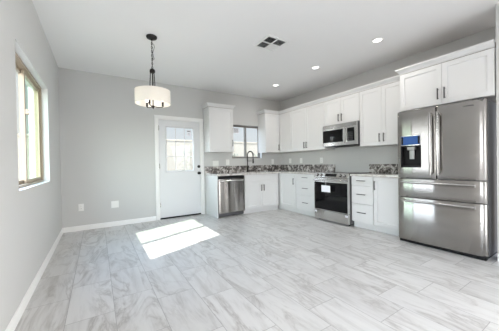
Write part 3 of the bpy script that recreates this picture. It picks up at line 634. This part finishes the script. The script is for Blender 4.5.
mb = MB(); mb.box(h - 0.19, h - 0.10, yfr(h - 0.15) - 0.0025, yfr(h - 0.15) + 0.003, 1.72, 1.728, M_grey_side); mb.build('badge', frr, 'small dark badge strip')

# ------------------------------------------------------------------ outlets and switches
def plate(run, c, z, w, hgt, label, kind):
    nm, cat = {'outlet': ('wall_outlet', 'outlet'), 'switch': ('light_switch', 'light switch'), 'blank': ('blank_wall_plate', 'wall plate')}[kind[0]]
    if run == 'B': o = empty(nm, (c, YB, z), 0)
    else: o = empty(nm, (XR, c, z), -PI / 2)
    tag(o, label, cat, 'white electrical cover plates')
    mb = MB(); mb.box(-w / 2, w / 2, -0.007, -0.0006, -hgt / 2, hgt / 2, M_plate, 0.003); mb.build('cover_plate', o)
    for k in range(kind[1]):
        xx = (k - (kind[1] - 1) / 2) * 0.046
        if kind[0] == 'outlet':
            mb = MB(); mb.box(xx - 0.017, xx + 0.017, -0.009, -0.0072, -0.034, 0.034, M_plate, 0.002)
            for zz in (-0.019, 0.019):
                for s_ in (-1, 1): mb.box(xx + s_ * 0.006 - 0.001, xx + s_ * 0.006 + 0.001, -0.0094, -0.0091, zz - 0.004, zz + 0.005, M_gap)
            mb.build('receptacle', o)
        elif kind[0] == 'switch':
            mb = MB(); mb.loft([[(xx + sx_ * 0.016, y_, z_) for sx_, z_ in ((-1, -0.033), (1, -0.033), (1, 0.033), (-1, 0.033))] for y_ in (-0.0072, -0.0105)], M_plate); mb.build('switch_rocker', o)
    return o
plate('B', -0.248, 0.402, 0.078, 0.124, 'low white outlet near left end of back wall', ('outlet', 1))
plate('B', 0.270, 0.402, 0.122, 0.124, 'low blank white cover plate between outlet and back door', ('blank', 0))
plate('B', 2.315, 1.132, 0.150, 0.118, 'wide white switch plate under cabinet beside back door', ('switch', 2))
plate('B', 2.625, 1.152, 0.092, 0.130, 'white switch plate under left edge of kitchen window', ('switch', 1))
plate('B', 3.970, 1.155, 0.080, 0.124, 'white outlet right of kitchen window, left of corner', ('outlet', 1))
plate('R', 4.790, 1.160, 0.080, 0.124, 'white outlet on range wall nearest the corner', ('outlet', 1))
plate('R', 4.390, 1.160, 0.080, 0.124, 'white outlet on range wall, second from the corner', ('outlet', 1))
plate('R', 3.750, 1.155, 0.080, 0.124, 'white outlet on range wall nearest the range', ('outlet', 1))

# ------------------------------------------------------------------ ceiling fixtures
def recessed(x, y, label):
    o = empty('recessed_light', (x, y, H), 0, label, 'ceiling light', 'round recessed ceiling lights')
    mb = MB(); mb.lathe([(0.056, -0.0005), (0.078, -0.0005), (0.076, -0.006), (0.060, -0.009), (0.054, -0.004)], M_trim, seg=36, caps=False); mb.build('trim_ring', o)
    mb = MB(); mb.lathe([(0.054, -0.001), (0.054, -0.004), (0.03, -0.006), (0.002, -0.0065)], M_lens, seg=36); mb.build('lens', o, 'glowing lens')
    add_light('downlight', 'AREA', (0, 0, -0.012), 5.5, 0.10, None, (1, 0.95, 0.88), o, 'DISK')
recessed(3.280, 4.100, 'lit round ceiling light farthest back, near the sink corner')
recessed(3.293, 2.992, 'lit round ceiling light in front of the microwave, middle one')
recessed(3.309, 1.886, 'lit round ceiling light nearest the refrigerator')
o = empty('ceiling_vent', (2.090, 2.698, H), 0, 'white square ceiling air vent with angled louvers', 'vent')
mb = MB(); q = 0.178; mb.cells([-q, -q + 0.03, -0.008, 0.008, q - 0.03, q], [-q, -q + 0.03, -0.008, 0.008, q - 0.03, q], -0.012, -0.0006, lambda i, j: not (i in (1, 3) and j in (1, 3)), M_trim, lambda u, v, w: (u, v, w)); mb.build('vent_frame', o)
mb = MB(); mb.box(-q + 0.012, q - 0.012, -q + 0.012, q - 0.012, -0.0018, -0.0008, M_gap); mb.build('duct_shade_sheet', o, 'dark sheet standing for shade behind louvers')  # flat black sheet paints the shade behind the louvers
for sx_, sy_, along_, til in ((-1, -1, 'y', -1), (1, -1, 'x', -1), (-1, 1, 'x', -1), (1, 1, 'y', 1)):
    mb = MB(); a0, a1 = sorted((sx_ * 0.010, sx_ * (q - 0.032))); b0, b1 = sorted((sy_ * 0.010, sy_ * (q - 0.032)))
    for k in range(6):
        t0 = (k + 0.2) / 6; d_ = 0.013 * til
        if along_ == 'y':
            x = a0 + (a1 - a0) * t0 + (0.008 if til < 0 else 0); mb.loft([[(x, y_, -0.0025), (x + 0.0015, y_, -0.0025), (x + d_ + 0.0015, y_, -0.013), (x + d_, y_, -0.013)] for y_ in (b0, b1)], M_trim)
        else:
            y = b0 + (b1 - b0) * t0; mb.loft([[(x_, y, -0.0025), (x_, y + 0.0015, -0.0025), (x_, y + d_ + 0.0015, -0.013), (x_, y + d_, -0.013)] for x_ in (a0, a1)], M_trim)
    mb.build('louver_bank', o)
# pendant
o = empty('pendant_lamp', (0.634, 3.330, H), 0, 'white drum-shade pendant lamp hanging from chain', 'pendant lamp')
mb = MB(); mb.lathe([(0.066, -0.0005), (0.068, -0.010), (0.062, -0.024), (0.045, -0.034), (0.014, -0.040), (0.010, -0.052)], M_bronze, seg=28); mb.build('ceiling_canopy', o)
mb = MB(); z = -0.050; k = 0
while z > -0.42:
    pts = []
    for i in range(14):
        a = 2 * PI * i / 14; u = 0.0085 * math.cos(a); v = 0.017 * math.sin(a)
        pts.append((u, 0, z - 0.015 + v) if k % 2 else (0, u, z - 0.015 + v))
    mb.tube(pts, 0.0028, M_bronze, 6, True); z -= 0.026; k += 1
mb.build('chain', o)
mb = MB(); cord = [(0.004 * math.sin(k * 1.3), 0.004 * math.cos(k * 1.3), -0.04 - 0.38 * k / 24) for k in range(25)]; mb.tube(cord, 0.0026, M_blk, 6)
mb.tube([(0.004, 0, -0.09), (0.022, -0.006, -0.10), (0.030, -0.008, -0.13), (0.020, -0.004, -0.17), (0.010, 0.0, -0.21), (0.016, 0.0, -0.26), (0.026, 0, -0.285), (0.016, 0, -0.30), (0.004, 0, -0.27)], 0.003, M_blk, 6); mb.build('cord', o, 'black cord looped along the chain')
mb = MB(); mb.lathe([(0.012, -0.415), (0.030, -0.430), (0.034, -0.445), (0.034, -0.462), (0.026, -0.472), (0.010, -0.476)], M_bronze, seg=24); mb.cyl((0, 0, -0.47), (0, 0, -0.895), 0.006, M_bronze, 12); mb.build('hub', o)
for k in range(3):
    a = 0.5 + 2 * PI * k / 3; c_, s_ = math.cos(a), math.sin(a)
    mb = MB(); mb.tube([(0.026 * c_, 0.026 * s_, -0.465), (0.034 * c_, 0.034 * s_, -0.60), (0.036 * c_, 0.036 * s_, -0.705), (0.10 * c_, 0.10 * s_, -0.712), (0.214 * c_, 0.214 * s_, -0.714)], 0.0055, M_bronze, 8); mb.build('rod', o)
mb = MB(); R0 = 0.216; mb.lathe([(R0, -0.703), (R0, -0.874), (R0 - 0.003, -0.874), (R0 - 0.003, -0.703), (R0, -0.703)], M_shade, seg=64, caps=False); mb.build('lamp_shade', o)
for k in range(3):
    a = math.radians(-122) + 2 * PI * k / 3; c_, s_ = math.cos(a), math.sin(a)
    mb = MB(); mb.tube([(0.0, 0.0, -0.905), (0.06 * c_, 0.06 * s_, -0.912), (0.115 * c_, 0.115 * s_, -0.905), (0.120 * c_, 0.120 * s_, -0.892)], 0.0055, M_bronze, 8); ar = mb.build('arm', o)
    mb = MB(); mb.cyl((0.12 * c_, 0.12 * s_, -0.895), (0.12 * c_, 0.12 * s_, -0.835), 0.013, M_bronze, 14); mb.build('socket', ar)
    mb = MB(); mb.lathe([(0.010, -0.836), (0.014, -0.825), (0.026, -0.79), (0.028, -0.775), (0.020, -0.755), (0.004, -0.746)], M_bulb, (0.12 * c_, 0.12 * s_, 0), 18); mb.build('bulb', ar, 'glowing bulb')
mb = MB(); mb.lathe([(0.006, -0.888), (0.016, -0.895), (0.022, -0.908), (0.014, -0.920), (0.006, -0.924), (0.008, -0.932), (0.002, -0.938)], M_bronze, seg=20); mb.build('finial', o)
add_light('bulb_light', 'POINT', (0, 0, -0.80), 2, color=(1, 0.93, 0.85), parent=o).data.shadow_soft_size = 0.05
